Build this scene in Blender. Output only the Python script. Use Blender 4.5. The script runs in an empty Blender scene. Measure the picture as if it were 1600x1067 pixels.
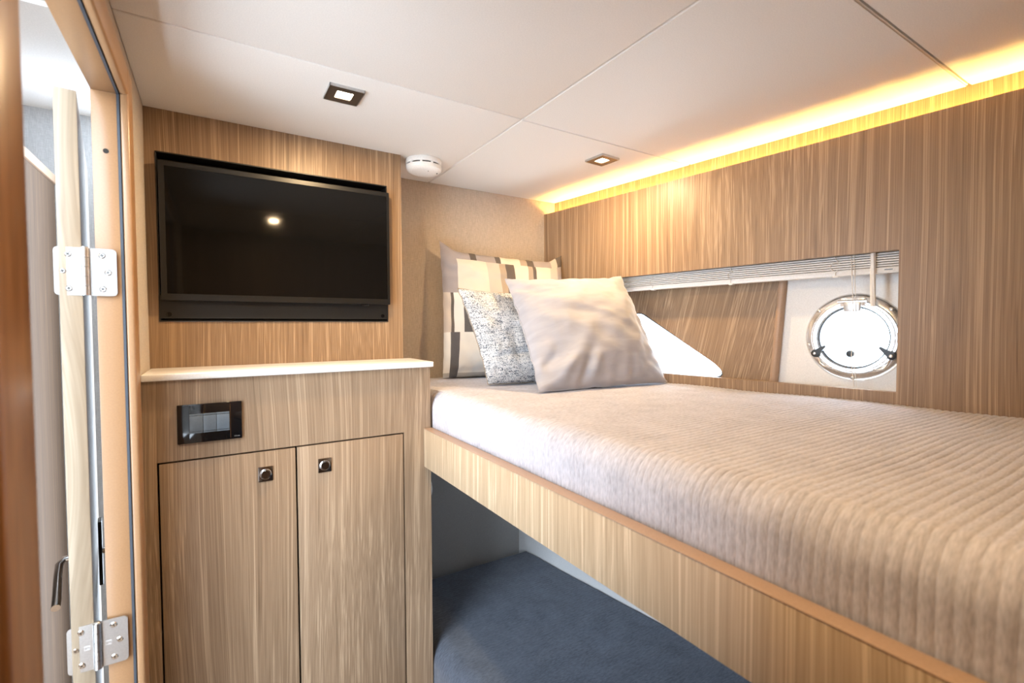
import bpy, bmesh, math, random
from mathutils import Vector, Matrix, noise
random.seed(7)
SC = bpy.context.scene
COL = SC.collection
EYE = 1.40                       # eye height above the cabin sole; z below is given from eye level
R = math.radians

# ------------------------------------------------------------------ camera
def cam_matrix(yaw, pitch, roll):
    f = Vector((math.sin(yaw)*math.cos(pitch), math.cos(yaw)*math.cos(pitch), math.sin(pitch)))
    r = f.cross(Vector((0, 0, 1))).normalized(); u = r.cross(f)
    c, s = math.cos(roll), math.sin(roll)
    r, u = c*r + s*u, -s*r + c*u
    m = Matrix.Identity(4)
    for i in range(3):
        m[i][0], m[i][1], m[i][2] = r[i], u[i], -f[i]
    m[0][3], m[1][3], m[2][3] = 0, 0, EYE
    return m
cd = bpy.data.cameras.new('camera'); cam = bpy.data.objects.new('camera', cd); COL.objects.link(cam)
cam.matrix_world = cam_matrix(R(32.0), R(-1.85), R(-0.255))
cd.sensor_width = 36; cd.sensor_fit = 'HORIZONTAL'; cd.lens = 745/1600*36; cd.clip_start = .02
cd.dof.use_dof = True; cd.dof.focus_distance = 1.75; cd.dof.aperture_fstop = 4.2
SC.camera = cam

# ------------------------------------------------------------------ world, exposure
w = bpy.data.worlds.new('daylight'); SC.world = w; w.use_nodes = True
bg = w.node_tree.nodes['Background']
bg.inputs['Color'].default_value = (.75, .87, 1.0, 1); bg.inputs['Strength'].default_value = 8.0
vs = SC.view_settings
vs.view_transform = 'Standard'; vs.look = 'None'; vs.gamma = 1; vs.use_curve_mapping = False
vs.exposure = 0.97
# daylight comes down the unseen passage hatch and in at an added side opening
pd = bpy.data.lights.new('hatch_portal', 'AREA'); pd.shape = 'RECTANGLE'; pd.size = .8; pd.size_y = 1.0; pd.cycles.is_portal = True
po = bpy.data.objects.new('hatch_portal', pd); COL.objects.link(po); po.location = (-.65, .35, .70+EYE)
pd2 = bpy.data.lights.new('side_portal', 'AREA'); pd2.shape = 'RECTANGLE'; pd2.size = 1.3; pd2.size_y = 1.5; pd2.cycles.is_portal = True
po2 = bpy.data.objects.new('side_portal', pd2); COL.objects.link(po2); po2.location = (-1.23, .35, -.2+EYE); po2.rotation_euler = (0, R(-90), R(0))
SC.cycles.max_bounces = 10; SC.cycles.diffuse_bounces = 6
SC.cycles.sample_clamp_indirect = 6
LAMP_W = 3.1; COVE = 75.0; LAMP_COL = (1.0, .70, .38)

# ------------------------------------------------------------------ node materials
def mat(name, rough=.5, metal=0, spec=.5):
    m = bpy.data.materials.new(name); m.use_nodes = True
    nt = m.node_tree; b = nt.nodes['Principled BSDF']
    b.inputs['Roughness'].default_value = rough; b.inputs['Metallic'].default_value = metal
    b.inputs['Specular IOR Level'].default_value = spec
    return m, nt, b
def N(nt, t, **kw):
    n = nt.nodes.new(t)
    for k, v in kw.items():
        if k in n.inputs: n.inputs[k].default_value = v
        else: setattr(n, k, v)
    return n
def L(nt, a, b): nt.links.new(a, b)
def ramp(nt, fac, stops, interp='LINEAR'):
    r = nt.nodes.new('ShaderNodeValToRGB'); e = r.color_ramp; e.interpolation = interp
    while len(e.elements) < len(stops): e.elements.new(.5)
    for el, (p, c) in zip(e.elements, stops): el.position = p; el.color = (*c, 1) if len(c) == 3 else c
    L(nt, fac, r.inputs['Fac']); return r
def math_n(nt, op, a, b=None, c=None):
    n = nt.nodes.new('ShaderNodeMath'); n.operation = op
    for i, v in enumerate((a, b, c)):
        if v is None: continue
        if isinstance(v, (int, float)): n.inputs[i].default_value = v
        else: L(nt, v, n.inputs[i])
    return n.outputs[0]
def mixc(nt, fac, a, b, mode='MIX'):
    n = nt.nodes.new('ShaderNodeMix'); n.data_type = 'RGBA'; n.blend_type = mode
    for i, v in ((0, fac), (6, a), (7, b)):
        if isinstance(v, (int, float)): n.inputs[i].default_value = v
        elif isinstance(v, tuple): n.inputs[i].default_value = (*v, 1) if len(v) == 3 else v
        else: L(nt, v, n.inputs[i])
    return n.outputs[2]
def bump(nt, b, h, strength=.2, dist=.002):
    n = nt.nodes.new('ShaderNodeBump'); n.inputs['Strength'].default_value = strength; n.inputs['Distance'].default_value = dist
    L(nt, h, n.inputs['Height']); L(nt, n.outputs[0], b.inputs['Normal'])

def plain(name, col, rough=.5, metal=0, spec=.5, grain=0, gscale=300):
    m, nt, b = mat(name, rough, metal, spec)
    tc = N(nt, 'ShaderNodeTexCoord'); nz = N(nt, 'ShaderNodeTexNoise', Scale=gscale, Detail=3.0)
    L(nt, tc.outputs['Object'], nz.inputs['Vector'])
    lo = tuple(c*.94 for c in col); hi = tuple(min(1, c*1.05) for c in col)
    L(nt, ramp(nt, nz.outputs['Fac'], [(.3, lo), (.7, hi)]).outputs[0], b.inputs['Base Color'])
    if grain: bump(nt, b, nz.outputs['Fac'], grain, .001)
    return m

def wood(name, dark, mid, light, rough=.42, freq=1.0, lean=0.0, warp=.03):
    """straight-grained veneer: stripes run up the local z axis, with slow cathedral bends"""
    m, nt, b = mat(name, rough, 0, .45)
    tc = N(nt, 'ShaderNodeTexCoord')
    mp = N(nt, 'ShaderNodeMapping'); mp.inputs['Rotation'].default_value = (lean, 0, 0)
    L(nt, tc.outputs['Object'], mp.inputs['Vector'])
    wl = N(nt, 'ShaderNodeMapping'); wl.inputs['Scale'].default_value = (3.6, 3.6, 1.3); L(nt, mp.outputs[0], wl.inputs['Vector'])
    wn = N(nt, 'ShaderNodeTexNoise', Scale=1.0, Detail=0.0); L(nt, wl.outputs[0], wn.inputs['Vector'])
    sc = N(nt, 'ShaderNodeVectorMath'); sc.operation = 'SCALE'; sc.inputs['Scale'].default_value = warp
    L(nt, wn.outputs['Color'], sc.inputs[0])
    ad = N(nt, 'ShaderNodeVectorMath'); ad.operation = 'ADD'; L(nt, mp.outputs[0], ad.inputs[0]); L(nt, sc.outputs[0], ad.inputs[1])
    def layer(s, zs, det):
        q = N(nt, 'ShaderNodeMapping'); q.inputs['Scale'].default_value = (s*freq, s*freq, zs); L(nt, ad.outputs[0], q.inputs['Vector'])
        n = N(nt, 'ShaderNodeTexNoise', Scale=1.0, Detail=det, Roughness=.6); L(nt, q.outputs[0], n.inputs['Vector']); return n.outputs['Fac']
    a = layer(52, .16, 2.0); c = layer(190, .35, 2.0); d = layer(480, 5, 2.0)
    t = math_n(nt, 'ADD', math_n(nt, 'MULTIPLY', a, .45), math_n(nt, 'MULTIPLY', c, .55))
    col = ramp(nt, t, [(.36, dark), (.44, mid), (.50, tuple(.45*x+.55*y for x, y in zip(mid, dark))), (.54, mid), (.585, light), (.615, mid), (.68, tuple(.6*x+.4*y for x, y in zip(mid, light)))]).outputs[0]
    col = mixc(nt, .22, col, ramp(nt, d, [(.35, dark), (.65, light)]).outputs[0])
    L(nt, col, b.inputs['Base Color'])
    bump(nt, b, d, .06, .0006)
    return m

M = {}
WD, WM, WL_ = (.160, .095, .051), (.285, .182, .104), (.47, .325, .20)
M['wood'] = wood('walnut_veneer', WD, WM, WL_)
M['wood_door'] = wood('walnut_veneer_figured_lit', (.185, .122, .074), (.315, .217, .138), (.50, .372, .25), warp=.045)  # figured walnut; lighter, greyer tone carries the daylight on the cabinet front
M['wood_rail'] = wood('pale_walnut_veneer', (.31, .215, .125), (.47, .345, .22), (.68, .53, .365))
M['wood_lean'] = wood('walnut_veneer_leaning', WD, WM, WL_, lean=R(-13))
M['wood_edge'] = plain('edge_banding', (.40, .268, .182), .45)
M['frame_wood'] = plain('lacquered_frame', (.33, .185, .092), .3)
M['frame_shade'] = wood('shaded_frame_wood', (.13, .055, .02), (.19, .085, .034), (.25, .12, .05), .3)  # darker copy of the frame wood, the near side's shade put into it
M['wood_dark'] = wood('shaded_veneer', (.055, .030, .016), (.085, .048, .026), (.125, .075, .042), .85)  # veneer darkened to hold the shade on the passage cabinet
M['ash'] = wood('pale_ash', (.24, .18, .12), (.34, .27, .19), (.42, .345, .255), .5, .28, 0, .16)
M['floor'] = wood('sole_boards', (.12, .07, .04), (.2, .12, .07), (.28, .18, .1))
M['ceiling'] = plain('headliner_vinyl', (.74, .70, .655), .6, grain=.12, gscale=420)
M['white'] = plain('white_gelcoat', (.76, .75, .735), .35)
M['liner'] = plain('pale_liner', (.62, .62, .62), .6)
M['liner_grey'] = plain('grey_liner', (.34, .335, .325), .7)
M['counter'] = plain('white_solid_surface', (.90, .90, .89), .22)
M['black'] = plain('black_plastic', (.006, .006, .006), .35)
M['black_frame'] = plain('black_powder_coat', (.007, .007, .007), .42)
M['black_gloss'] = plain('black_gloss', (.006, .006, .007), .08)
M['dark'] = plain('dark_gap', (.02, .016, .012), .8)
M['seal'] = plain('rubber_seal', (.045, .055, .07), .5)
M['chrome'] = plain('polished_chrome', (.78, .78, .78), .1, 1)
M['bright'] = plain('polished_stainless', (.88, .88, .88), .2, .85)
M['steel'] = plain('brushed_steel', (.62, .62, .62), .32, 1)
M['nickel'] = plain('dark_nickel', (.24, .21, .19), .22, 1)
M['bezel'] = plain('bronze_bezel', (.20, .155, .12), .35, .8)
M['plastic'] = plain('white_plastic', (.80, .78, .74), .4)
M['blind'] = plain('blind_white', (.78, .77, .75), .4)
M['cord'] = plain('blind_cord', (.72, .69, .64), .7)
M['rocker'] = plain('rocker_grey', (.12, .15, .18), .3)
M['print'] = plain('grey_print', (.25, .25, .25), .5)
M['stamp'] = plain('stamped_metal', (.75, .75, .75), .3, .6)

def fabric_wall(name, c):
    m, nt, b = mat(name, .85, 0, .2)
    tc = N(nt, 'ShaderNodeTexCoord')
    a = N(nt, 'ShaderNodeMapping'); a.inputs['Scale'].default_value = (900, 900, 60); L(nt, tc.outputs['Object'], a.inputs[0])
    q = N(nt, 'ShaderNodeMapping'); q.inputs['Scale'].default_value = (60, 60, 900); L(nt, tc.outputs['Object'], q.inputs[0])
    n1 = N(nt, 'ShaderNodeTexNoise', Scale=1.0); L(nt, a.outputs[0], n1.inputs[0])
    n2 = N(nt, 'ShaderNodeTexNoise', Scale=1.0); L(nt, q.outputs[0], n2.inputs[0])
    t = math_n(nt, 'MULTIPLY', math_n(nt, 'ADD', n1.outputs[0], n2.outputs[0]), .5)
    L(nt, ramp(nt, t, [(.36, tuple(x*.82 for x in c)), (.64, tuple(min(1, x*1.13) for x in c))]).outputs[0], b.inputs['Base Color'])
    bump(nt, b, t, .35, .0012); return m
M['fabric'] = fabric_wall('woven_wall_cloth', (.49, .415, .335))
M['fabric_grey'] = fabric_wall('woven_grey_cloth', (.42, .43, .44))

def knit(name, lo, hi):
    m, nt, b = mat(name, .9, 0, .15)
    tc = N(nt, 'ShaderNodeTexCoord')
    q = N(nt, 'ShaderNodeMapping'); q.inputs['Scale'].default_value = (90, 420, 90); L(nt, tc.outputs['Object'], q.inputs[0])
    n1 = N(nt, 'ShaderNodeTexNoise', Scale=1.0, Detail=3.0); L(nt, q.outputs[0], n1.inputs[0])
    n2 = N(nt, 'ShaderNodeTexNoise', Scale=14.0, Detail=2.0); L(nt, tc.outputs['Object'], n2.inputs[0])
    t = math_n(nt, 'ADD', math_n(nt, 'MULTIPLY', n1.outputs[0], .7), math_n(nt, 'MULTIPLY', n2.outputs[0], .3))
    L(nt, ramp(nt, t, [(.33, lo), (.67, hi)]).outputs[0], b.inputs['Base Color'])
    b.inputs['Sheen Weight'].default_value = .25
    bump(nt, b, n1.outputs[0], .35, .0015); return m
M['knit'] = knit('ribbed_knit', (.345, .333, .362), (.54, .524, .565))
M['navy'] = knit('dark_blue_upholstery', (.040, .050, .070), (.10, .12, .16))

def velvet():
    m, nt, b = mat('grey_velvet', .75, 0, .2)
    tc = N(nt, 'ShaderNodeTexCoord')
    q = N(nt, 'ShaderNodeMapping'); q.inputs['Scale'].default_value = (5, 16, 1); q.inputs['Rotation'].default_value = (0, 0, R(-28)); L(nt, tc.outputs['UV'], q.inputs[0])
    n1 = N(nt, 'ShaderNodeTexNoise', Scale=1.0, Detail=4.0, Distortion=.6); L(nt, q.outputs[0], n1.inputs[0])
    L(nt, ramp(nt, n1.outputs[0], [(.36, (.35, .342, .365)), (.64, (.405, .393, .418))]).outputs[0], b.inputs['Base Color'])
    b.inputs['Sheen Weight'].default_value = .5; b.inputs['Sheen Roughness'].default_value = .4
    n2 = N(nt, 'ShaderNodeTexNoise', Scale=420.0); L(nt, tc.outputs['UV'], n2.inputs[0])
    bump(nt, b, n2.outputs[0], .15, .001); return m
M['velvet'] = velvet()
def tweed():
    m, nt, b = mat('speckled_tweed', .9, 0, .15)
    tc = N(nt, 'ShaderNodeTexCoord')
    q = N(nt, 'ShaderNodeMapping'); q.inputs['Scale'].default_value = (150, 150, 1); L(nt, tc.outputs['UV'], q.inputs[0])
    fl = N(nt, 'ShaderNodeVectorMath'); fl.operation = 'FLOOR'; L(nt, q.outputs[0], fl.inputs[0])
    wn = N(nt, 'ShaderNodeTexWhiteNoise'); wn.noise_dimensions = '2D'; L(nt, fl.outputs[0], wn.inputs['Vector'])
    st = N(nt, 'ShaderNodeMapping'); st.inputs['Scale'].default_value = (6, 70, 1); L(nt, tc.outputs['UV'], st.inputs[0])
    sn = N(nt, 'ShaderNodeTexNoise', Scale=1.0, Detail=3.0); L(nt, st.outputs[0], sn.inputs[0])
    t = math_n(nt, 'ADD', math_n(nt, 'MULTIPLY', wn.outputs['Value'], .6), math_n(nt, 'MULTIPLY', sn.outputs[0], .8))
    col = ramp(nt, t, [(.40, (.07, .08, .10)), (.50, (.22, .24, .27)), (.60, (.42, .44, .46)), (.92, (.60, .60, .60))]).outputs[0]
    L(nt, col, b.inputs['Base Color']); bump(nt, b, t, .5, .002); return m
M['tweed'] = tweed()
M['gold_seam'] = plain('tan_cord', (.30, .235, .16), .8)
def striped():
    m, nt, b = mat('patchwork_stripes', .85, 0, .15)
    tc = N(nt, 'ShaderNodeTexCoord'); sp = N(nt, 'ShaderNodeSeparateXYZ'); L(nt, tc.outputs['UV'], sp.inputs[0])
    u, v = sp.outputs[0], sp.outputs[1]
    cream, white, lilac, tan, brown, char, beige = (.62, .555, .46), (.66, .64, .60), (.30, .265, .265), (.34, .27, .205), (.085, .066, .055), (.075, .07, .075), (.50, .43, .37)
    top = ramp(nt, u, [(0, lilac), (.10, cream), (.32, beige), (.42, tan), (.47, brown), (.54, cream), (.66, tan), (.70, brown), (.73, cream), (.86, beige), (.93, lilac)], 'CONSTANT').outputs[0]
    hem = ramp(nt, u, [(0, lilac), (.20, brown), (.25, lilac), (.40, brown), (.44, cream), (.60, tan), (.66, brown), (.72, lilac), (.88, beige), (.94, brown)], 'CONSTANT').outputs[0]
    midr = ramp(nt, u, [(0, beige), (.045, brown), (.065, white), (.13, char), (.20, lilac), (.29, white), (.42, char), (.50, cream), (.7, lilac), (.8, white)], 'CONSTANT').outputs[0]
    bot = ramp(nt, u, [(0, white), (.04, char), (.10, white), (.55, beige), (.62, white), (.8, char), (.86, white)], 'CONSTANT').outputs[0]
    c = mixc(nt, math_n(nt, 'GREATER_THAN', v, .33), bot, midr)
    c = mixc(nt, math_n(nt, 'GREATER_THAN', v, .62), c, top)
    c = mixc(nt, math_n(nt, 'GREATER_THAN', v, .90), c, hem)
    c = mixc(nt, math_n(nt, 'LESS_THAN', v, .035), c, mixc(nt, .5, bot, char))
    nz = N(nt, 'ShaderNodeTexNoise', Scale=260.0); L(nt, tc.outputs['UV'], nz.inputs[0])
    c = mixc(nt, .07, c, ramp(nt, nz.outputs[0], [(.3, (.1, .1, .1)), (.7, (.8, .8, .8))]).outputs[0])
    L(nt, c, b.inputs['Base Color']); bump(nt, b, nz.outputs[0], .2, .001); return m
M['striped'] = striped()

def emit(name, col, s):
    m = bpy.data.materials.new(name); m.use_nodes = True; nt = m.node_tree
    nt.nodes.remove(nt.nodes['Principled BSDF']); e = N(nt, 'ShaderNodeEmission', Color=(*col, 1), Strength=s)
    L(nt, e.outputs[0], nt.nodes['Material Output'].inputs[0]); return m
M['led'] = emit('led_strip', (1.0, .60, .16), COVE)
M['lamp'] = emit('lamp_lens', (1.0, .86, .66), 14)
def glass(name, tint, refl):
    m = bpy.data.materials.new(name); m.use_nodes = True; nt = m.node_tree
    nt.nodes.remove(nt.nodes['Principled BSDF'])
    t = N(nt, 'ShaderNodeBsdfTransparent', Color=(*tint, 1)); g = N(nt, 'ShaderNodeBsdfGlossy', Roughness=.02)
    fr = N(nt, 'ShaderNodeLayerWeight', Blend=refl); mx = N(nt, 'ShaderNodeMixShader')
    L(nt, fr.outputs['Fresnel'], mx.inputs[0]); L(nt, t.outputs[0], mx.inputs[1]); L(nt, g.outputs[0], mx.inputs[2])
    L(nt, mx.outputs[0], nt.nodes['Material Output'].inputs[0]); return m
M['glass'] = glass('window_glass', (.96, .99, 1.0), .12)
def screen():
    m, nt, b = mat('tv_screen', .055, 0, .26)
    tc = N(nt, 'ShaderNodeTexCoord'); nz = N(nt, 'ShaderNodeTexNoise', Scale=900.0); L(nt, tc.outputs['Object'], nz.inputs[0])
    L(nt, ramp(nt, nz.outputs[0], [(.3, (.003, .003, .003)), (.7, (.005, .005, .005))]).outputs[0], b.inputs['Base Color']); return m
M['screen'] = screen()

# ------------------------------------------------------------------ object helpers (z measured from eye level)
def tag(o, label=None, cat=None, group=None, kind=None):
    if label: o['label'] = label
    if cat: o['category'] = cat
    if group: o['group'] = group
    if kind: o['kind'] = kind
    return o
ORG = {}
def thing(name, loc, label=None, cat=None, group=None, kind=None):
    o = bpy.data.objects.new(name, None); COL.objects.link(o); o.empty_display_size = .05
    o.location = (loc[0], loc[1], loc[2]+EYE); ORG[o.name] = Vector((loc[0], loc[1], loc[2]))
    return tag(o, label, cat, group, kind)
def root_org(p):
    return ORG[p.name]
def obj(name, bm, m, parent=None, smooth=True, org=None):
    """link a bmesh given in eye-level coordinates as one mesh object"""
    if parent is not None: o0 = root_org(parent)
    elif org is not None: o0 = Vector(org)
    else:
        vs_ = [v.co for v in bm.verts]
        o0 = Vector(((min(v.x for v in vs_)+max(v.x for v in vs_))/2, (min(v.y for v in vs_)+max(v.y for v in vs_))/2, min(v.z for v in vs_)))
    me = bpy.data.meshes.new(name)
    for v in bm.verts: v.co -= o0
    bm.normal_update(); bm.to_mesh(me); bm.free()
    if isinstance(m, str): m = M[m]
    me.materials.append(m)
    if smooth:
        for p in me.polygons: p.use_smooth = True
        try: me.set_sharp_from_angle(angle=R(35))
        except Exception: pass
    o = bpy.data.objects.new(name, me); COL.objects.link(o); ORG[o.name] = o0
    if parent is not None: o.parent = parent
    else: o.location = (o0.x, o0.y, o0.z+EYE)
    return o
def box(bm, x0, x1, y0, y1, z0, z1, bev=0, seg=2, mx=None):
    t = bmesh.new()
    vs_ = [t.verts.new((x, y, z)) for x in (x0, x1) for y in (y0, y1) for z in (z0, z1)]
    for f in ((0, 1, 3, 2), (4, 6, 7, 5), (0, 4, 5, 1), (2, 3, 7, 6), (0, 2, 6, 4), (1, 5, 7, 3)): t.faces.new([vs_[i] for i in f])
    if bev: bmesh.ops.bevel(t, geom=list(t.edges), offset=bev, segments=seg, profile=.5, affect='EDGES')
    merge(bm, t, mx); return bm
def merge(bm, t, mx=None):
    if mx is not None: bmesh.ops.transform(t, matrix=mx, verts=t.verts)
    me = bpy.data.meshes.new('tmp'); t.to_mesh(me); t.free(); bm.from_mesh(me); bpy.data.meshes.remove(me)
def bx(*a, **k): return box(bmesh.new(), *a, **k)
def cyl(bm, p0, p1, r0, r1=None, seg=24, caps=True):
    p0, p1 = Vector(p0), Vector(p1); r1 = r0 if r1 is None else r1
    d = (p1-p0); ln = d.length; t = bmesh.new()
    bmesh.ops.create_cone(t, cap_ends=caps, segments=seg, radius1=r0, radius2=r1, depth=ln)
    merge(bm, t, Matrix.Translation((p0+p1)/2) @ d.to_track_quat('Z', 'Y').to_matrix().to_4x4()); return bm
def lathe(bm, prof, mx, seg=48):
    """prof: (radius, height) pairs turned about the local z axis"""
    t = bmesh.new(); rings = []
    for r, h in prof:
        rings.append([t.verts.new((r*math.cos(2*math.pi*i/seg), r*math.sin(2*math.pi*i/seg), h)) for i in range(seg)] if r > 1e-6 else [t.verts.new((0, 0, h))])
    for a, b in zip(rings, rings[1:]):
        for i in range(seg):
            j = (i+1) % seg
            if len(a) == 1 and len(b) == 1: continue
            if len(a) == 1: t.faces.new((a[0], b[i], b[j]))
            elif len(b) == 1: t.faces.new((a[i], b[0], a[j]))
            else: t.faces.new((a[i], b[i], b[j], a[j]))
    bmesh.ops.recalc_face_normals(t, faces=t.faces)
    merge(bm, t, mx); return bm
def tube(bm, pts, r, seg=8):
    pts = [Vector(p) for p in pts]; rings = []
    for i, p in enumerate(pts):
        d = (pts[min(i+1, len(pts)-1)]-pts[max(i-1, 0)]).normalized()
        q = d.to_track_quat('Z', 'Y')
        rings.append([bm.verts.new(p + q @ Vector((r*math.cos(2*math.pi*k/seg), r*math.sin(2*math.pi*k/seg), 0))) for k in range(seg)])
    for a, b in zip(rings, rings[1:]):
        for k in range(seg): bm.faces.new((a[k], a[(k+1) % seg], b[(k+1) % seg], b[k]))
    bm.faces.new(list(reversed(rings[0]))); bm.faces.new(rings[-1]); return bm
def prism(bm, pts, depth, mx):
    """outline in the local xy plane, extruded along local z"""
    t = bmesh.new()
    a = [t.verts.new((x, y, 0)) for x, y in pts]; b = [t.verts.new((x, y, depth)) for x, y in pts]
    t.faces.new(a); t.faces.new(list(reversed(b))); k = len(pts)
    for i in range(k): t.faces.new((a[i], b[i], b[(i+1) % k], a[(i+1) % k]))
    bmesh.ops.recalc_face_normals(t, faces=t.faces); merge(bm, t, mx); return bm
def rounded(pts, r, seg=6):
    out = []; k = len(pts)
    for i in range(k):
        p, a, c = Vector(pts[i]), Vector(pts[i-1]), Vector(pts[(i+1) % k])
        rr = r[i] if isinstance(r, (list, tuple)) else r
        d0, d1 = (a-p).normalized(), (c-p).normalized(); ang = d0.angle(d1)/2
        ln = min(rr/math.tan(ang), (a-p).length*.49, (c-p).length*.49)
        for s in range(seg+1):
            t = s/seg; q = (p+d0*ln)*(1-t)**2 + p*2*t*(1-t) + (p+d1*ln)*t*t; out.append((q.x, q.y))
    return out
def struct(name, bm, m, **k): return tag(obj(name, bm, m, **k), kind='structure')
def holed(bm, outer, hole, depth, mx):
    """flat plate with an outline `outer` and a hole `hole` (both in local xy), extruded along local z"""
    t = bmesh.new(); es = []
    for ring in (outer, hole):
        v = [t.verts.new((x, y, 0)) for x, y in ring]
        es += [t.edges.new((v[i], v[(i+1) % len(v)])) for i in range(len(v))]
    bmesh.ops.triangle_fill(t, use_beauty=True, use_dissolve=False, edges=es)
    r = bmesh.ops.extrude_face_region(t, geom=list(t.faces))
    bmesh.ops.translate(t, vec=(0, 0, depth), verts=[g for g in r['geom'] if isinstance(g, bmesh.types.BMVert)])
    bmesh.ops.recalc_face_normals(t, faces=t.faces); merge(bm, t, mx); return bm
def rect(x0, x1, y0, y1): return [(x0, y0), (x1, y0), (x1, y1), (x0, y1)]
# plane whose local x runs along +X, local y up, local z towards -Y (to the viewer)
def front_mx(x, y, z): return Matrix(((1, 0, 0, x), (0, 0, -1, y), (0, 1, 0, z), (0, 0, 0, 1)))

# ------------------------------------------------------------------ measured layout
XL = -.141; YB = 1.76; YT = 1.525; YC = 1.34; ZC = .559; ZF = -EYE; YR = -.25; XC = .547
HY = R(7.7); HD = 1.4966                        # ship's side: yaw and offset
hn = Vector((math.cos(HY), math.sin(HY), 0)); ht = Vector((-math.sin(HY), math.cos(HY), 0))
def hull(u, v, wd=0): p = hn*(HD+wd)+ht*u; return Vector((p.x, p.y, v))
# local x = -u (to the right in the picture), local y = up, local z = inboard
def hull_mx(wd=0):
    o = hn*(HD+wd)
    return Matrix(((-ht.x, 0, -hn.x, o.x), (-ht.y, 0, -hn.y, o.y), (0, 1, 0, 0), (0, 0, 0, 1)))

# ------------------------------------------------------------------ room shell
struct('floor', bx(-1.0, 1.75, -1.6, 2.1, ZF-.03, ZF), 'floor')
# headliner: soft panels butted together
ce = tag(obj('ceiling', bx(XL, 1.75, YR, YB+.02, ZC+.03, ZC+.06), 'dark', org=(.7, .7, ZC)), kind='structure')
ORG[ce.name] = Vector((.7, .7, ZC))
def cove_x(y): return (HD+.06-y*math.sin(HY))/math.cos(HY)
ys = (YR, .393, .397, 1.0945, 1.0975, YB)
for i in range(3):
    y0, y1 = ys[2*i], ys[2*i+1]
    obj('ceiling_panel', bx(XL, .7185, y0, y1, ZC, ZC+.03, bev=.0028, seg=3), 'ceiling', ce)
    pb = bx(.7215, 1.5, y0, y1, ZC, ZC+.03)
    for v in pb.verts:
        if v.co.x > 1: v.co.x = cove_x(v.co.y)
    bmesh.ops.bevel(pb, geom=list(pb.edges), offset=.0028, segments=3, affect='EDGES')
    obj('ceiling_panel', pb, 'ceiling', ce)
# far wall cloth and the wall under the bunk
struct('wall_back', bx(.50, 1.75, YB, YB+.03, -.40, ZC+.03), 'fabric')
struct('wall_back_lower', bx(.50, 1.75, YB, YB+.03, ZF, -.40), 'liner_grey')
struct('wall_rear', bx(-.20, 1.75, YR-.03, YR, ZF, ZC+.03), 'wood')
# panelled wall that carries the television
wt = bmesh.new()
holed(wt, rect(XL, .528, -.106, ZC), rect(-.119, .480, .0155, .4515), -.018, front_mx(0, YT, 0))
box(wt, .510, .528, YT+.018, YB, -.106, ZC)
struct('wall_front', wt, 'wood')
# wall on the passage side, with the doorway
DY0, DY1, DH = .55, 1.165, .440                # doorway
wl = bmesh.new()
box(wl, -.182, XL, DY1+.015, YB, ZF, ZC+.03)
box(wl, -.182, XL, DY0-.015, DY1+.015, DH+.012, ZC+.03)
box(wl, -.182, XL, YR, DY0-.015, ZF, ZC+.03)
struct('wall_left', wl, 'fabric')
# door lining, casing and seal
tr = thing('trim_1', (-.15, DY1, ZF), kind='structure')
obj('jamb', bx(-.184, -.1465, DY1, DY1+.016, ZF, DH, bev=.001), 'frame_wood', tr)
obj('jamb', bx(-.184, -.1465, DY0-.016, DY0, ZF, DH, bev=.001), 'frame_shade', tr)
obj('head_lining', bx(-.184, -.1465, DY0-.016, DY1+.016, DH, DH+.016, bev=.001), 'frame_wood', tr)
obj('seal', bx(-.1465, -.1425, DY1-.001, DY1+.010, ZF, DH), 'seal', tr)
obj('seal', bx(-.1465, -.1425, DY0-.010, DY0+.001, ZF, DH), 'seal', tr)
obj('seal', bx(-.1465, -.1425, DY0, DY1, DH-.001, DH+.010), 'seal', tr)
obj('casing', bx(-.1425, -.1285, DY1, DY1+.058, ZF, DH+.055, bev=.004, seg=3), 'frame_wood', tr)
obj('casing', bx(-.1425, -.1285, DY0-.075, DY0, ZF, DH+.055, bev=.004, seg=3), 'frame_shade', tr)
obj('head_casing', bx(-.1425, -.1285, DY0, DY1, DH, DH+.055, bev=.004, seg=3), 'frame_wood', tr)
obj('screw_hole', cyl(bmesh.new(), (-.164, DY1-.0004, .330), (-.164, DY1+.002, .330), .0045), 'dark', tr)

# ship's side: panelling with the long opening, cove, outer skin
wr = bmesh.new()
holed(wr, rect(-1.573, .45, -.42, .501), rect(-1.43, -.3005, -.170, .1855), .02, hull_mx(.02))
struct('wall_right', wr, 'wood')
cv = bmesh.new(); box(cv, -1.573, .45, .44, .566, 0, .012, mx=hull_mx(.072))
struct('wall_right_cove', cv, 'wood')
sh = bmesh.new(); box(sh, -1.573, .45, .470, .482, 0, .040, mx=hull_mx(.060))
struct('trim_2', sh, 'wood')
# outer skin: leaning veneer with the raked window, then white moulding with the porthole
RW = .10
PC = hull(0, 0, RW); pu = hn.x*0
def to_u(p): return Vector((p[0], p[1], 0)).dot(ht)
PU, PZ = to_u((1.526, .626)), -.036             # porthole centre
win = rounded([(-1.46, -.186), (-.738, -.186), (-1.118, .050), (-1.46, .050)], [.02, .034, .06, .03], 8)
sk = bmesh.new(); holed(sk, [(-1.60, -.45), (-.646, -.45), (-.585, .36), (-1.60, .36)], win, -.02, hull_mx(RW))
skin = struct('wall_right_outer', sk, 'wood_lean')
circ = [(-PU+.098*math.cos(a*math.pi/24), PZ+.098*math.sin(a*math.pi/24)) for a in range(48)]
wp = bmesh.new(); holed(wp, [(-.646, -.45), (.45, -.45), (.45, .36), (-.585, .36)], circ, -.02, hull_mx(RW))
struct('wall_right_moulding', wp, 'white')
cap = bmesh.new(); box(cap, -1.60, .45, .36, .44, -.02, .078, mx=hull_mx(RW)); struct('trim_3', cap, 'white')
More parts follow.
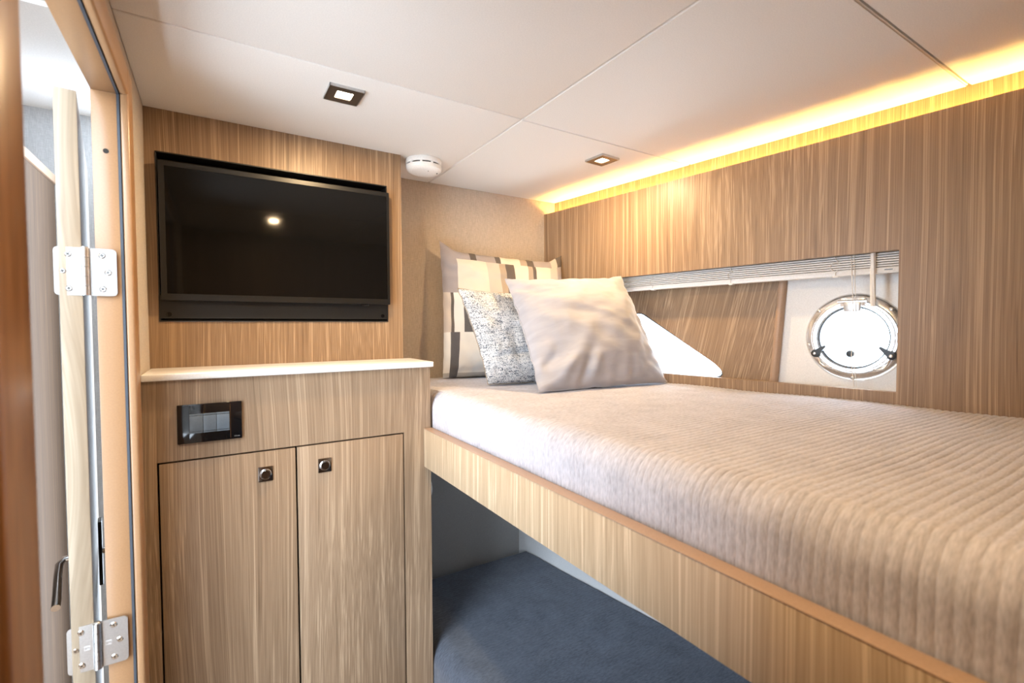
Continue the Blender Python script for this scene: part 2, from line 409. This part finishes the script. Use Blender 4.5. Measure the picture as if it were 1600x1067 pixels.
tp = bmesh.new(); tube(tp, [hull(.647, -.46, RW-.006), hull(.618, -.08, RW-.006), hull(.586, .36, RW-.006)], .012, 16)
struct('trim_4', tp, 'wood_edge')
w1 = thing('window_1', hull(1.2, -.19, RW+.01), kind='structure')
gl = bmesh.new(); prism(gl, win, .004, hull_mx(RW+.016)); obj('pane', gl, 'glass', w1)
gk = bmesh.new()
holed(gk, win, [(x*.985-.0178 if False else x+(.004 if x < -1.3 else -.004), y+(.004 if y < -.06 else -.004)) for x, y in win], .012, hull_mx(RW+.012))
obj('gasket', gk, 'seal', w1)
# side of the ship beside the lower bunk
LD = 1.357
lw = bmesh.new(); box(lw, -1.60, .45, ZF, -.42, -.03, 0, mx=hull_mx(LD-HD)); struct('wall_right_lower', lw, 'liner')

# ------------------------------------------------------------------ passage outside the door
struct('wall_passage_end', bx(-1.2, -.182, 2.0, 2.03, ZF, .70), 'fabric_grey')
struct('ceiling_passage', bx(-1.2, -.182, 1.37, 2.03, .667, .70), 'white')
struct('ceiling_passage_step', bx(-1.2, -.182, .95, 1.365, .675, .70), 'white')
struct('wall_passage_rear', bx(-1.2, -.182, -1.63, -1.6, ZF, .70), 'white')
hc = bmesh.new(); holed(hc, rect(-1.2, -.182, -1.6, .95), rounded(rect(-1.05, -.25, -.15, .85), .08, 5), .03, Matrix.Translation((0, 0, .67)))
struct('ceiling_passage_hatch', hc, 'white')
struct('wall_passage_return', bx(-.182, -.17, -1.6, YR, ZF, .70), 'white')
sw = bmesh.new(); holed(sw, rect(-1.6, 2.03, ZF, .70), rounded(rect(-.30, 1.0, -.95, .55), .06, 5), .03, Matrix(((0, 0, 1, -1.23), (1, 0, 0, 0), (0, 1, 0, 0), (0, 0, 0, 1))))  # opening added in the unseen side wall to send daylight through the doorway
struct('wall_passage_side', sw, 'white')
pc = thing('passage_cabinet', (-.75, 1.5, ZF), 'tall wooden cabinet in the bright passage beyond the open door', 'cabinet')
obj('carcass', bx(-1.19, -.405, 1.05, 1.995, ZF, .440, bev=.002), 'wood_dark', pc)
obj('top_edge', bx(-1.195, -.400, 1.045, 1.998, .440, .466, bev=.003), 'wood_edge', pc)

# ------------------------------------------------------------------ base cabinet
bc = thing('base_cabinet', (.2, YC+.1, ZF), 'wooden two-door base cabinet under the white worktop', 'cabinet')
cb = bmesh.new(); ZT = -.1215
holed(cb, rect(XL, XC, ZF+.02, ZT), rect(-.1165, .4645, ZF+.10, -.3085), -.019, front_mx(0, YC, 0))
obj('face_frame', cb, 'wood_door', bc)
obj('side_panel', bx(XC-.019, XC, YC+.019, YB-.002, ZF+.001, ZT), 'wood', bc)
obj('back_panel', bx(XL+.002, XC-.02, YB-.02, YB-.004, ZF+.001, ZT), 'dark', bc)
for i, (x0, x1, kx) in enumerate(((-.1127, .1727, .103), (.1771, .4612, .244))):
    d = obj('door', bx(x0, x1, YC, YC+.019, ZF+.103, -.3128, bev=.0012), 'wood_door', bc)
    d.location = (0, 0, 0)
    k = bmesh.new(); s = .0165
    box(k, kx-s, kx+s, YC-.003, YC, -.3695-s*1.13, -.3695+s*1.13, bev=.0008)
    obj('latch_plate', k, 'nickel', d)
    k = bmesh.new()
    lathe(k, [(.0115, 0), (.0113, .0030), (.0100, .0038), (0, .0030)], front_mx(kx, YC-.003, -.3695), 32)
    obj('latch_button', k, 'nickel', d)
    k = bmesh.new(); lathe(k, [(.0134, 0), (.0132, .0016), (.0124, .0022), (.0117, .0016), (.0116, 0)], front_mx(kx, YC-.003, -.3695), 40); obj('latch_ring', k, 'chrome', d)
    k = bmesh.new(); box(k, kx-.0015, kx+.0015, YC-.0085, YC-.003, -.3695+.0085, -.3695+.0145, bev=.0005); obj('latch_pip', k, 'chrome', d)
obj('gap_shade_strip', bx(-.125, .473, YC+.0195, YC+.0215, -.335, -.300), 'dark', bc)  # dark strips added behind the door gaps, standing in for their shade
for x in (-.1145, .175, .4630): obj('gap_shade_strip', bx(x-.012, x+.012, YC+.0195, YC+.0215, ZF+.10, -.335), 'dark', bc)
ct = tag(obj('worktop', bx(XL+.001, .5535, YC-.014, YT-.001, -.1205, -.1045, bev=.003, seg=3), 'counter'), 'thin white worktop shelf below the television', 'worktop')

# light-switch plate
sp = thing('switch_plate', (-.012, YC, -.27), 'glossy black switch plate with three grey rockers on the cabinet', 'switch')
PX0, PX1, PZ0, PZ1 = -.0765, .0535, -.2700, -.1795
obj('plate', bx(PX0, PX1, YC-.008, YC-.0003, PZ0, PZ1, bev=.0012), 'black_gloss', sp)
obj('center_bar', bx(-.0535, .0285, YC-.0095, YC-.008, PZ0+.001, PZ1-.001, bev=.0004), 'black_gloss', sp)
obj('chrome_line', bx(.0288, .0296, YC-.0098, YC-.008, PZ0+.004, PZ1-.004), 'chrome', sp)
for i in range(3):
    a = -.0525+i*.0268
    r_ = obj('rocker', bx(a, a+.0262, YC-.0125, YC-.008, -.2430, -.2065, bev=.0008), 'rocker', sp)
    obj('rocker_edge', bx(a, a+.0262, YC-.0115, YC-.008, -.2055, -.2020, bev=.0004), 'rocker', r_)
    obj('rocker_edge', bx(a, a+.0262, YC-.0115, YC-.008, -.2470, -.2440, bev=.0004), 'rocker', r_)
def lettering(txt, size, mx, m, parent, name='lettering'):
    cu = bpy.data.curves.new('t', 'FONT'); cu.body = txt; cu.size = size; cu.extrude = .00015; cu.resolution_u = 3
    cu.align_x = 'CENTER'; cu.align_y = 'CENTER'
    to = bpy.data.objects.new('t', cu); COL.objects.link(to)
    dg = bpy.context.evaluated_depsgraph_get(); me = bpy.data.meshes.new_from_object(to.evaluated_get(dg))
    bpy.data.objects.remove(to); bm = bmesh.new(); bm.from_mesh(me); bmesh.ops.transform(bm, matrix=mx, verts=bm.verts)
    return obj(name, bm, m, parent, smooth=False)
lettering('VIMAR', .0042, front_mx(.0425, YC-.0082, -.2635), 'print', sp)

# ------------------------------------------------------------------ television in its recess
tf = thing('television_recess', (.18, YT, .0155), 'black recessed metal tray framing the television', 'tray')
rc = bmesh.new()
box(rc, -.1188, .4798, YT+.052, YT+.055, .0157, .4513)
obj('back_plate', rc, 'black_frame', tf)
for a in ((-.1188, -.1158, .0157, .4513), (.4768, .4798, .0157, .4513)): obj('side_flange', bx(a[0], a[1], YT-.002, YT+.052, a[2], a[3]), 'black_frame', tf)
obj('top_flange', bx(-.1158, .4768, YT-.002, YT+.052, .4483, .4513), 'black_frame', tf)
lp = obj('bottom_plate', bx(-.1158, .4768, YT-.001, YT+.004, .024, .085), 'black_frame', tf)
obj('bottom_flange', bx(-.1158, .4768, YT-.003, YT+.052, .0157, .0187), 'black_frame', tf)
for x in (-.098, .462):
    s = bmesh.new(); lathe(s, [(0, .0016), (.0018, .0012), (.002, .003), (.0052, .0028), (.0058, 0)], front_mx(x, YT-.001, .0345), 20); obj('screw', s, 'black_gloss', lp)
tv = thing('television', (.18, YT, .07), 'black flat screen television set into the wood panel', 'television')
TX0, TX1, TZ0, TZ1, TY = -.1115, .4790, .0705, .4230, 1.499
bz = bmesh.new(); holed(bz, rect(TX0, TX1, TZ0, TZ1), rect(TX0+.0125, TX1-.0075, TZ0+.0165, TZ1-.0125), -.012, front_mx(0, TY, 0))
obj('bezel', bz, 'black', tv)
obj('screen', bx(TX0+.0125, TX1-.0075, TY+.0015, TY+.004, TZ0+.0165, TZ1-.0125), 'screen', tv)
obj('rear_shell', bx(TX0+.003, TX1-.003, TY+.012, TY+.05, TZ0+.003, TZ1-.003, bev=.003), 'black', tv)
obj('sensor_tab', bx(.388, .412, TY+.002, TY+.010, TZ0-.006, TZ0, bev=.002), 'black_gloss', tv)

# ------------------------------------------------------------------ smoke alarm, downlights, cove strip
sd = thing('smoke_alarm', (.612, 1.535, ZC-.04), 'round white smoke alarm on the ceiling beside the television wall', 'smoke alarm')
sx, sy = .612, 1.537
fl = Matrix.Translation((sx, sy, ZC)) @ Matrix.Rotation(math.pi, 4, 'X')
k = bmesh.new(); lathe(k, [(0, 0), (.058, 0), (.060, .004), (.060, .014), (.058, .0165), (.052, .0165)], fl, 64); obj('base', k, 'plastic', sd)
k = bmesh.new(); lathe(k, [(.054, .0165), (.054, .0215)], fl, 64); obj('vent_core', k, 'dark', sd)
for i in range(10):
    a = i*2*math.pi/10+.2; k = bmesh.new()
    box(k, .052, .0592, -.0035, .0035, .016, .022, mx=fl @ Matrix.Rotation(a, 4, 'Z')); obj('vent_rib', k, 'plastic', sd)
k = bmesh.new(); lathe(k, [(.052, .0215), (.0595, .0215), (.0600, .024), (.0585, .033), (.053, .0385), (.040, .0415), (0, .0425)], fl, 64); obj('cover', k, 'plastic', sd)
k = bmesh.new(); cyl(k, (sx+.040, sy-.018, ZC-.0405), (sx+.040, sy-.018, ZC-.0425), .0022, seg=12); obj('indicator', k, 'dark', sd)
k = bmesh.new(); cyl(k, (sx+.004, sy-.030, ZC-.0412), (sx+.004, sy-.030, ZC-.0428), .0014, seg=12); obj('indicator', k, 'dark', sd)
def downlight(x, y, rot, label, on=LAMP_W):
    t = thing('downlight', (x, y, ZC), label, 'downlight', 'square ceiling downlights')
    mx = Matrix.Translation((x, y, ZC)) @ Matrix.Rotation(rot, 4, 'Z') @ Matrix.Rotation(math.pi, 4, 'X')
    k = bmesh.new(); holed(k, rounded(rect(-.039, .039, -.039, .039), .002, 3), rect(-.0185, .0185, -.0185, .0185), .006, mx)
    obj('bezel', k, 'bezel', t)
    k = bmesh.new()
    for s in (-1, 1):
        box(k, s*.0392-.0008, s*.0392+.0008, -.040, .040, 0, .0068, mx=mx); box(k, -.040, .040, s*.0392-.0008, s*.0392+.0008, 0, .0068, mx=mx)
    obj('rim', k, 'steel', t)
    k = bmesh.new(); box(k, -.0185, .0185, -.0185, .0185, 0, .003, mx=mx); obj('lens', k, 'lamp', t)
    ld = bpy.data.lights.new('downlight_beam', 'AREA'); ld.shape = 'SQUARE'; ld.size = .034; ld.energy = on; ld.color = LAMP_COL; ld.spread = R(180)
    lo = bpy.data.objects.new('downlight_beam', ld); COL.objects.link(lo); lo.parent = t; lo.location = (0, 0, -.0075)
downlight(.276, 1.197, 0, 'lit square downlight in front of the television wall')
downlight(1.117, 1.212, R(4), 'lit square downlight above the cushions')
downlight(.276, .230, 0, 'lit square downlight mirrored in the television screen')
ls = thing('cove_light_strip', hull(.6, .482, .04), 'glowing amber light strip along the top of the wooden side panel', 'light strip')
k = bmesh.new(); box(k, -1.565, .44, .482, .486, .008, .022, mx=hull_mx(.062)); obj('channel', k, 'plastic', ls)
k = bmesh.new(); box(k, -1.565, .44, .486, .4885, .010, .020, mx=hull_mx(.062)); obj('diffuser', k, 'led', ls)

# ------------------------------------------------------------------ upper bunk
br = thing('bunk_frame', (.538, .6, -.42), 'wooden upper bunk frame with a deep side rail', 'bunk bed')
obj('side_rail', bx(.524, .548, YR, YC-.002, -.4185, -.3055, bev=.0015), 'wood_rail', br)
obj('rail_cap', bx(.5235, .5505, YR, YC-.002, -.3055, -.3035, bev=.0008), 'wood_edge', br)
pf = bmesh.new()
prism(pf, [(.5485, YR), (cove_x(YR)-.065, YR), (cove_x(YB-.002)-.065, YB-.002), (.549, YB-.002)], .02, Matrix.Translation((0, 0, -.365)))
obj('base_board', pf, 'liner', br)

def mattress(name, x0, zb, zt, y0, y1, offs, rad, pitch, amp, m, wob, per=8):
    """rolled edge, top running to the ship's side, knitted ribs running across"""
    prof = []
    nb = 10
    for i in range(6): prof.append(('s', x0, zb+(zt-rad-zb)*i/6, -1, 0))
    for i in range(nb+1):
        a = math.pi/2*i/nb; prof.append(('s', x0+rad-rad*math.cos(a), zt-rad+rad*math.sin(a), -math.cos(a), math.sin(a)))
    nt_ = 22
    for i in range(1, nt_+1): prof.append(('t', i/nt_, zt, 0, 1))
    n = int(round((y1-y0)/pitch))*per
    bm = bmesh.new(); rows = []
    for j in range(n+1):
        y = y0+(y1-y0)*j/n; xe = (offs-y*math.sin(HY))/math.cos(HY); row = []
        edge = min(1, min(y-y0, y1-y)/.03); edge = math.sqrt(max(0, 1-(1-edge)**2))
        for p in prof:
            x = p[1] if p[0] == 's' else x0+rad+(xe-x0-rad)*p[1]
            z = p[2]
            q = y + wob*.0022*noise.noise(Vector((x*9, y*9, z*9)))
            g = abs(math.sin(math.pi*q/pitch))**.45 if amp else 0
            dv = amp*(g-.8) + wob*(.0045*noise.noise(Vector((x*4, y*5, z*6+3))) + .0016*noise.noise(Vector((x*16, y*22, z*16))))
            z2 = zb+(z-zb)*(.55+.45*edge)
            row.append(bm.verts.new((x+p[3]*dv, y, z2+p[4]*dv)))
        rows.append(row)
    for a, b in zip(rows, rows[1:]):
        for i in range(len(prof)-1): bm.faces.new((a[i], a[i+1], b[i+1], b[i]))
    for r_ in (rows[0], rows[-1]):
        c = [bm.verts.new((r_[0].co.x, r_[0].co.y, zb)), bm.verts.new((r_[-1].co.x, r_[-1].co.y, zb))]
        try: bm.faces.new([c[0]]+r_+[c[1]])
        except ValueError: pass
    bmesh.ops.recalc_face_normals(bm, faces=bm.faces)
    o = obj(name, bm, m)
    for p in o.data.polygons: p.use_smooth = True
    return o
up = mattress('mattress', .5550, -.344, -.2005, YR+.005, YB-.004, HD-.003, .052, .0132, .0024, 'knit', 1.0)
tag(up, 'upper bunk mattress in a ribbed grey-beige knitted cover', 'mattress')

# ------------------------------------------------------------------ lower bunk
lb = thing('lower_bunk_base', (.9, .8, ZF), 'low boxed base of the lower bunk', 'bunk bed')
pf = bmesh.new(); xe = lambda y: (LD-.003-y*math.sin(HY))/math.cos(HY)
prism(pf, [(.549, YR), (xe(YR), YR), (xe(YB-.002), YB-.002), (.549, YB-.002)], .25, Matrix.Translation((0, 0, ZF+.02)))
obj('box', pf, 'wood', lb)
lm = mattress('lower_mattress', .551, ZF+.271, -.978, YR+.005, YB-.03, LD-.008, .06, .012, .0007, 'navy', .7, per=4)
tag(lm, 'dark blue mattress on the lower bunk', 'mattress')
ft = thing('side_fitting', (.551, 1.345, -.53), 'small pale oval fitting on the cabinet side under the bunk rail', 'fitting')
k = bmesh.new(); lathe(k, [(0, .010), (.020, .009), (.032, .005), (.036, 0)], Matrix(((0, 0, 1, XC), (0, 1, 0, 1.375), (1, 0, 0, -.493), (0, 0, 0, 1))), 32); obj('cover', k, 'plastic', ft)
k = bmesh.new(); cyl(k, (XC, 1.375, -.452), (XC+.012, 1.375, -.452), .004, seg=16); obj('pin', k, 'chrome', ft)

# ------------------------------------------------------------------ cushions
def pillow(name, BL, BR, TR, TL, thick, m, label, seed=0, n=60, ear=.05, sag=.0, puff=.62, wr=.006, dip=0, pk=.004, wave=.004, seam=None, seam_r=.0016, zmin=-.1955, folds=(), cat='cushion'):
    BL, BR, TR, TL = (Vector(p) for p in (BL, BR, TR, TL))
    nrm = (BR-BL).cross(TL-BL).normalized()         # towards the viewer
    o = thing(name, ((BL.x+BR.x)/2, (BL.y+BR.y)/2, zmin), label, cat)
    o0 = ORG[o.name]
    def pt(u, v, s):
        a, b = 2*u-1, 2*v-1
        # edges draw in between the corners
        uu = .5+.5*a*(1-ear*(1-b*b)); vv = .5+.5*b*(1-ear*(1 if b > 0 else .15)*(1-a*a))
        p = BL*(1-uu)*(1-vv)+BR*uu*(1-vv)+TR*uu*vv+TL*(1-uu)*vv
        e = max(0, (1-abs(a)**2.6)*(1-abs(b)**2.6))**puff
        h = thick*.5*e*(1-sag*b)
        q = Vector((u*3+seed, v*3, s*2+seed))
        h += e*wr*(1.6*noise.noise(q*1.1) + .9*noise.noise(q*2.7+Vector((5, 0, 0))))
        rim = 1-min(1, e*1.4)
        h += pk*e*(1-e)*4*noise.noise(Vector((u*17+seed, v*17, s)))
        for (fu, fv, dx, dy, wd, ln, am) in folds:
            l2 = math.hypot(dx, dy); ax = ((u-fu)*dx+(v-fv)*dy)/l2; cr = ((u-fu)*-dy+(v-fv)*dx)/l2
            h += am*math.exp(-(cr/wd)**2)*math.exp(-(ax/ln)**2)*min(1, e*3)
        ed = wave*noise.noise(Vector((u*14+seed, v*14, seed)))*rim
        p = p + nrm*(s*h+ed) + Vector((0, 0, 1))*(.005*noise.noise(Vector((u*9+seed, v*9, 2)))*rim - dip*max(0, b)**3*min(1, (1-abs(a))*4.5))
        if p.z < zmin: p.z = zmin+.0008*s
        return p
    vs_, uvs, fs = [], [], []
    for s in (1, -1):
        base = len(vs_)
        for j in range(n+1):
            for i in range(n+1):
                vs_.append(pt(i/n, j/n, s)-o0); uvs.append((i/n, j/n))
        for j in range(n):
            for i in range(n):
                q = [base+j*(n+1)+i, base+j*(n+1)+i+1, base+(j+1)*(n+1)+i+1, base+(j+1)*(n+1)+i]
                fs.append(q if s == 1 else q[::-1])
    me = bpy.data.meshes.new(name); me.from_pydata(vs_, [], fs)
    ul = me.uv_layers.new(name='UVMap')
    for lp_ in me.loops: ul.data[lp_.index].uv = uvs[lp_.vertex_index]
    me.materials.append(M[m])
    for p in me.polygons: p.use_smooth = True
    c = bpy.data.objects.new('cover', me); COL.objects.link(c); c.parent = o; ORG[c.name] = o0
    if seam:
        ring = [(0, t/40) for t in range(40, -1, -1)] + [(t/40, 0) for t in range(1, 41)] + [(1, t/40) for t in range(1, 41)] + [(t/40, 1) for t in range(39, -1, -1)]
        k = bmesh.new(); tube(k, [(pt(a, b, 1)+pt(a, b, -1))/2 for a, b in ring], seam_r, 6); s_ = obj('piping', k, seam, o)
    return o
pillow('striped_pillow', (.733, 1.670, -.198), (1.262, 1.585, -.198), (1.283, 1.645, .304), (.742, 1.712, .330), .135, 'striped',
       'large patchwork striped pillow standing against the far wall', 3, ear=.035, puff=.52, wr=.012, dip=.030, wave=.010, folds=((.05, .35, 0, 1, .03, .2, -.01), (.3, .05, 1, .1, .03, .3, -.012)), cat='pillow')
pillow('tweed_cushion', (.775, 1.392, -.197), (1.13, 1.335, -.197), (1.065, 1.470, .125), (.704, 1.474, .128), .135, 'tweed',
       'small speckled tweed cushion between the striped pillow and the grey velvet cushion', 11, ear=.06, puff=.46, wr=.010, wave=.009, seam='gold_seam', seam_r=.0017, folds=((.35, .30, 1, .12, .035, .35, -.013), (.1, .28, .5, 1, .03, .15, .006)))
pillow('velvet_cushion', (.812, 1.150, -.197), (1.335, 1.118, -.197), (1.312, 1.318, .187), (.853, 1.408, .162), .150, 'velvet',
       'big plain grey velvet cushion in front of the other two', 23, ear=.05, puff=.56, wr=.010, wave=.007, dip=.004, seam='velvet', seam_r=.0014,
       folds=((.20, .14, 1, 1.1, .040, .13, .018), (.11, .21, 1, 1, .045, .10, -.016), (.31, .10, .45, 1, .026, .11, -.014), (.39, .12, .4, 1, .026, .10, .011), (.7, .10, .2, 1, .04, .1, -.006), (.08, .85, 1, -.7, .04, .14, -.010), (.55, .55, 1, -.45, .03, .3, .004)))

# ------------------------------------------------------------------ porthole
ph = thing('porthole', hull(PU, PZ-.125, RW), 'round chrome porthole with a hinged glass in the white side', 'porthole')
pm = Matrix.Translation(hull(PU, PZ, RW)) @ hull_mx(0).to_3x3().to_4x4()
k = bmesh.new(); lathe(k, [(.100, -.004), (.100, .010), (.104, .0135), (.114, .011), (.121, .006), (.1235, 0)], pm, 96); obj('flange', k, 'bright', ph)
k = bmesh.new(); lathe(k, [(.0855, .004), (.0850, .015), (.0880, .0195), (.0940, .0195), (.0965, .016), (.097, .004)], pm, 96); rg = obj('glass_ring', k, 'bright', ph)
k = bmesh.new(); lathe(k, [(.0820, .006), (.0820, .0135), (.0856, .0135), (.0856, .006)], pm, 96); obj('gasket', k, 'seal', rg)
k = bmesh.new(); lathe(k, [(0, .008), (.087, .008), (.087, .011), (0, .011)], pm, 64); obj('pane', k, 'glass', ph)
hg = bmesh.new(); box(hg, -.030, .030, .086, .112, .010, .026, bev=.004, mx=pm); hgo = obj('hinge_block', hg, 'bright', ph)
k = bmesh.new(); box(k, -.020, .020, .072, .104, .020, .030, bev=.003, mx=pm); obj('hinge_tongue', k, 'steel', hgo)
k = bmesh.new(); tube(k, [pm @ Vector((x, .100, .026)) for x in (-.034, 0, .034)], .005, 12); obj('hinge_pin', k, 'bright', hgo)
for s in (-1, 1):
    a0 = R(-90+s*62)
    cx, cy = .101*math.cos(a0), .101*math.sin(a0)
    k = bmesh.new(); lathe(k, [(0, .030), (.010, .028), (.012, .020), (.012, .010)], pm @ Matrix.Translation((cx, cy, 0)), 20); dg_ = obj('dog_knob', k, 'black', ph)
    dirv = Vector((-cx-s*.0, -cy+.030, 0)).normalized(); pr = Vector((-dirv.y, dirv.x, 0))
    pts = [Vector((cx, cy, 0))+dirv*a+pr*b for a, b in ((0, -.009), (.034, -.003), (.034, .003), (0, .009))]
    k = bmesh.new(); prism(k, [(p.x, p.y) for p in pts], .008, pm @ Matrix.Translation((0, 0, .021))); obj('dog_lever', k, 'black', dg_)
    k = bmesh.new(); lathe(k, [(0, .0345), (.004, .033), (.0045, .029)], pm @ Matrix.Translation((cx, cy, 0)), 14); obj('dog_screw', k, 'bright', dg_)
    a1 = R(-90+s*38); k = bmesh.new()
    pts = [pm @ Vector((r_*math.cos(R(-90+s*a)), r_*math.sin(R(-90+s*a)), h)) for r_, a, h in ((.103, 54, .016), (.108, 47, .017), (.109, 40, .017), (.104, 33, .016), (.099, 29, .015))]
    tube(k, pts, .0028, 8); obj('lug_rib', k, 'bright', ph)
for a in (-90, -12, 42, 138, 192):
    k = bmesh.new(); lathe(k, [(0, .0125), (.003, .0125), (.0062, .0105), (.0068, .005)], pm @ Matrix.Translation((.1125*math.cos(R(a)), .1125*math.sin(R(a)), 0)), 16); obj('screw', k, 'steel', ph)
k = bmesh.new(); lathe(k, [(0, .020), (.008, .019), (.0105, .015), (.0105, .011)], pm @ Matrix.Translation((-.006, -.046, 0)), 20); obj('pane_knob', k, 'black', ph)

# ------------------------------------------------------------------ venetian blind drawn up in the opening
vb = thing('venetian_blind', hull(.85, .13, .045), 'white slatted blind drawn up at the top of the side opening', 'blind')
BU0, BU1 = -1.42, -.296
for i in range(11):
    z = .150+i*.0062
    k = bmesh.new(); dx = random.uniform(-.002, .002)
    box(k, BU0+dx, BU1+dx, z, z+.0042, .0, .026+random.uniform(-.0015, .0015), bev=.0008, seg=1, mx=hull_mx(.058)); obj('slat', k, 'blind', vb)
k = bmesh.new(); box(k, BU0, BU1, .1325, .1485, 0, .026, bev=.002, mx=hull_mx(.058)); rl = obj('bottom_rail', k, 'blind', vb)
k = bmesh.new(); box(k, BU0, BU1, .219, .25, 0, .03, bev=.002, mx=hull_mx(.060)); obj('head_rail', k, 'blind', vb)
k = bmesh.new(); box(k, -.336, -.319, .1400, .1425, .0258, .0266, mx=hull_mx(.058)); obj('rail_tag', k, 'rocker', rl)
for u in (1.027, .736, .445):
    k = bmesh.new(); box(k, -u-.007, -u+.007, .1295, .134, .012, .0275, bev=.001, seg=1, mx=hull_mx(.058)); obj('rail_clip', k, 'plastic', rl)
    k = bmesh.new(); b0 = hull(u, 0, .0295); pts = []
    for t in range(26):
        tt = t/25; am = .012 if u < .5 else .008
        pts.append(b0 - ht*(am*math.sin(tt*11)*math.sin(tt*math.pi)) + Vector((0, 0, .136+.052*tt+.006*math.sin(tt*15))))
    tube(k, pts, .0011, 6); obj('ladder_cord', k, 'cord', vb)
for u0, u1 in ((.409, .400), (.402, .394)):
    k = bmesh.new(); tube(k, [hull(u0, .19, .030), hull((u0+u1)/2, .10, .029), hull(u1, .02, .0285), hull(u1+.004, -.10, .0285), hull(u1-.004, -.168, .0285)], .0010, 6); obj('pull_cord', k, 'cord', vb)
k = bmesh.new(); tube(k, [hull(.3595, .20, .026), hull(.3585, .12, .025), hull(.3572, .047, .025)], .0062, 6); obj('tilt_wand', k, 'plastic', vb)

# ------------------------------------------------------------------ passage door folded right back, with its hinges
DT = thing('cabin_door', (-.2175, DY1, ZF), 'open cabin door seen edge-on beyond the hinges', 'door')
def dmx(): return Matrix.Translation((-.2025, 1.161, 0)) @ Matrix.Rotation(R(8.2), 4, 'Z')
k = bmesh.new(); box(k, -.0315, 0, .004, .575, ZF+.02, .429, mx=dmx()); obj('panel', k, 'wood', DT)
k = bmesh.new(); box(k, -.0315, 0, 0, .004, ZF+.02, .429, bev=.0008, mx=dmx()); obj('edge_band', k, 'ash', DT)
for s in (1, -1):
    hm = dmx() @ Matrix.Translation((0 if s > 0 else -.0315, .50, -.598))
    k = bmesh.new(); box(k, min(0, s*.008), max(0, s*.008), -.022, .022, -.085, .085, bev=.002, mx=hm); hb = obj('handle_plate', k, 'black' if s > 0 else 'chrome', DT)
    k = bmesh.new(); tube(k, [hm @ Vector((s*.006, 0, 0)), hm @ Vector((s*.035, 0, 0)), hm @ Vector((s*.045, -.008, -.008)), hm @ Vector((s*.047, -.03, -.03)), hm @ Vector((s*.046, -.10, -.060)), hm @ Vector((s*.046, -.13, -.066))], .009, 12); obj('handle_lever', k, 'chrome', hb)
def hinge(zc, label):
    t = thing('butt_hinge', (-.197, 1.158, zc-.044), label, 'hinge', 'hinges on the door frame')
    h = .0435
    for s, x0, x1 in ((-1, -.2405, -.2015), (1, -.1925, -.1525)):
        r_ = [.008, .001, .001, .008] if s < 0 else [.001, .008, .008, .001]
        k = bmesh.new(); prism(k, rounded(rect(x0, x1, -h, h), r_, 5), .0025, front_mx(0, 1.1605, zc)); lf = obj('leaf', k, 'steel', t)
        for dz, off in ((.031, .023), (0, .031), (-.031, .023)):
            x = -.197+s*off*1.03
            k = bmesh.new(); lathe(k, [(0, .0012), (.0040, .0012), (.0055, 0)], front_mx(x, 1.158, zc+dz), 18); sc_ = obj('screw', k, 'chrome', lf)
            k = bmesh.new(); q = front_mx(x, 1.158, zc+dz) @ Matrix.Rotation(random.random(), 4, 'Z')
            box(k, -.0027, .0027, -.0005, .0005, .0011, .0014, mx=q); box(k, -.0005, .0005, -.0027, .0027, .0011, .0014, mx=q)
        # cross recess stays with its screw
            kk = obj('recess', k, 'dark', lf)
        k = bmesh.new(); xs = -.197+s*.0155
        box(k, xs-.0045, xs+.0045, 1.1575, 1.158, zc-.0045, zc-.0035); box(k, xs-.0045, xs+.0045, 1.1575, 1.158, zc+.0015, zc+.0040)
        box(k, xs-.0045, xs-.0037, 1.1575, 1.158, zc-.0045, zc+.0015); box(k, xs+.0037, xs+.0045, 1.1575, 1.158, zc-.0045, zc+.0015); box(k, xs-.0005, xs+.0028, 1.1575, 1.158, zc-.0025, zc-.0012)
        obj('stamp', k, 'stamp', lf, smooth=False)
    for i in range(5):
        z0 = zc-h+i*2*h/5
        k = bmesh.new(); cyl(k, (-.197, 1.1555, z0+.0003), (-.197, 1.1555, z0+2*h/5-.0003), .0066, seg=20); obj('knuckle', k, 'steel', t)
    k = bmesh.new(); lathe(k, [(.0045, 0), (.005, .0015), (.003, .003), (0, .0034)], Matrix.Translation((-.197, 1.1555, zc+h)), 16); obj('pin_cap', k, 'steel', t)
hinge(.103, 'upper steel butt hinge on the door frame in bright light')
hinge(-.596, 'lower steel butt hinge on the door frame')
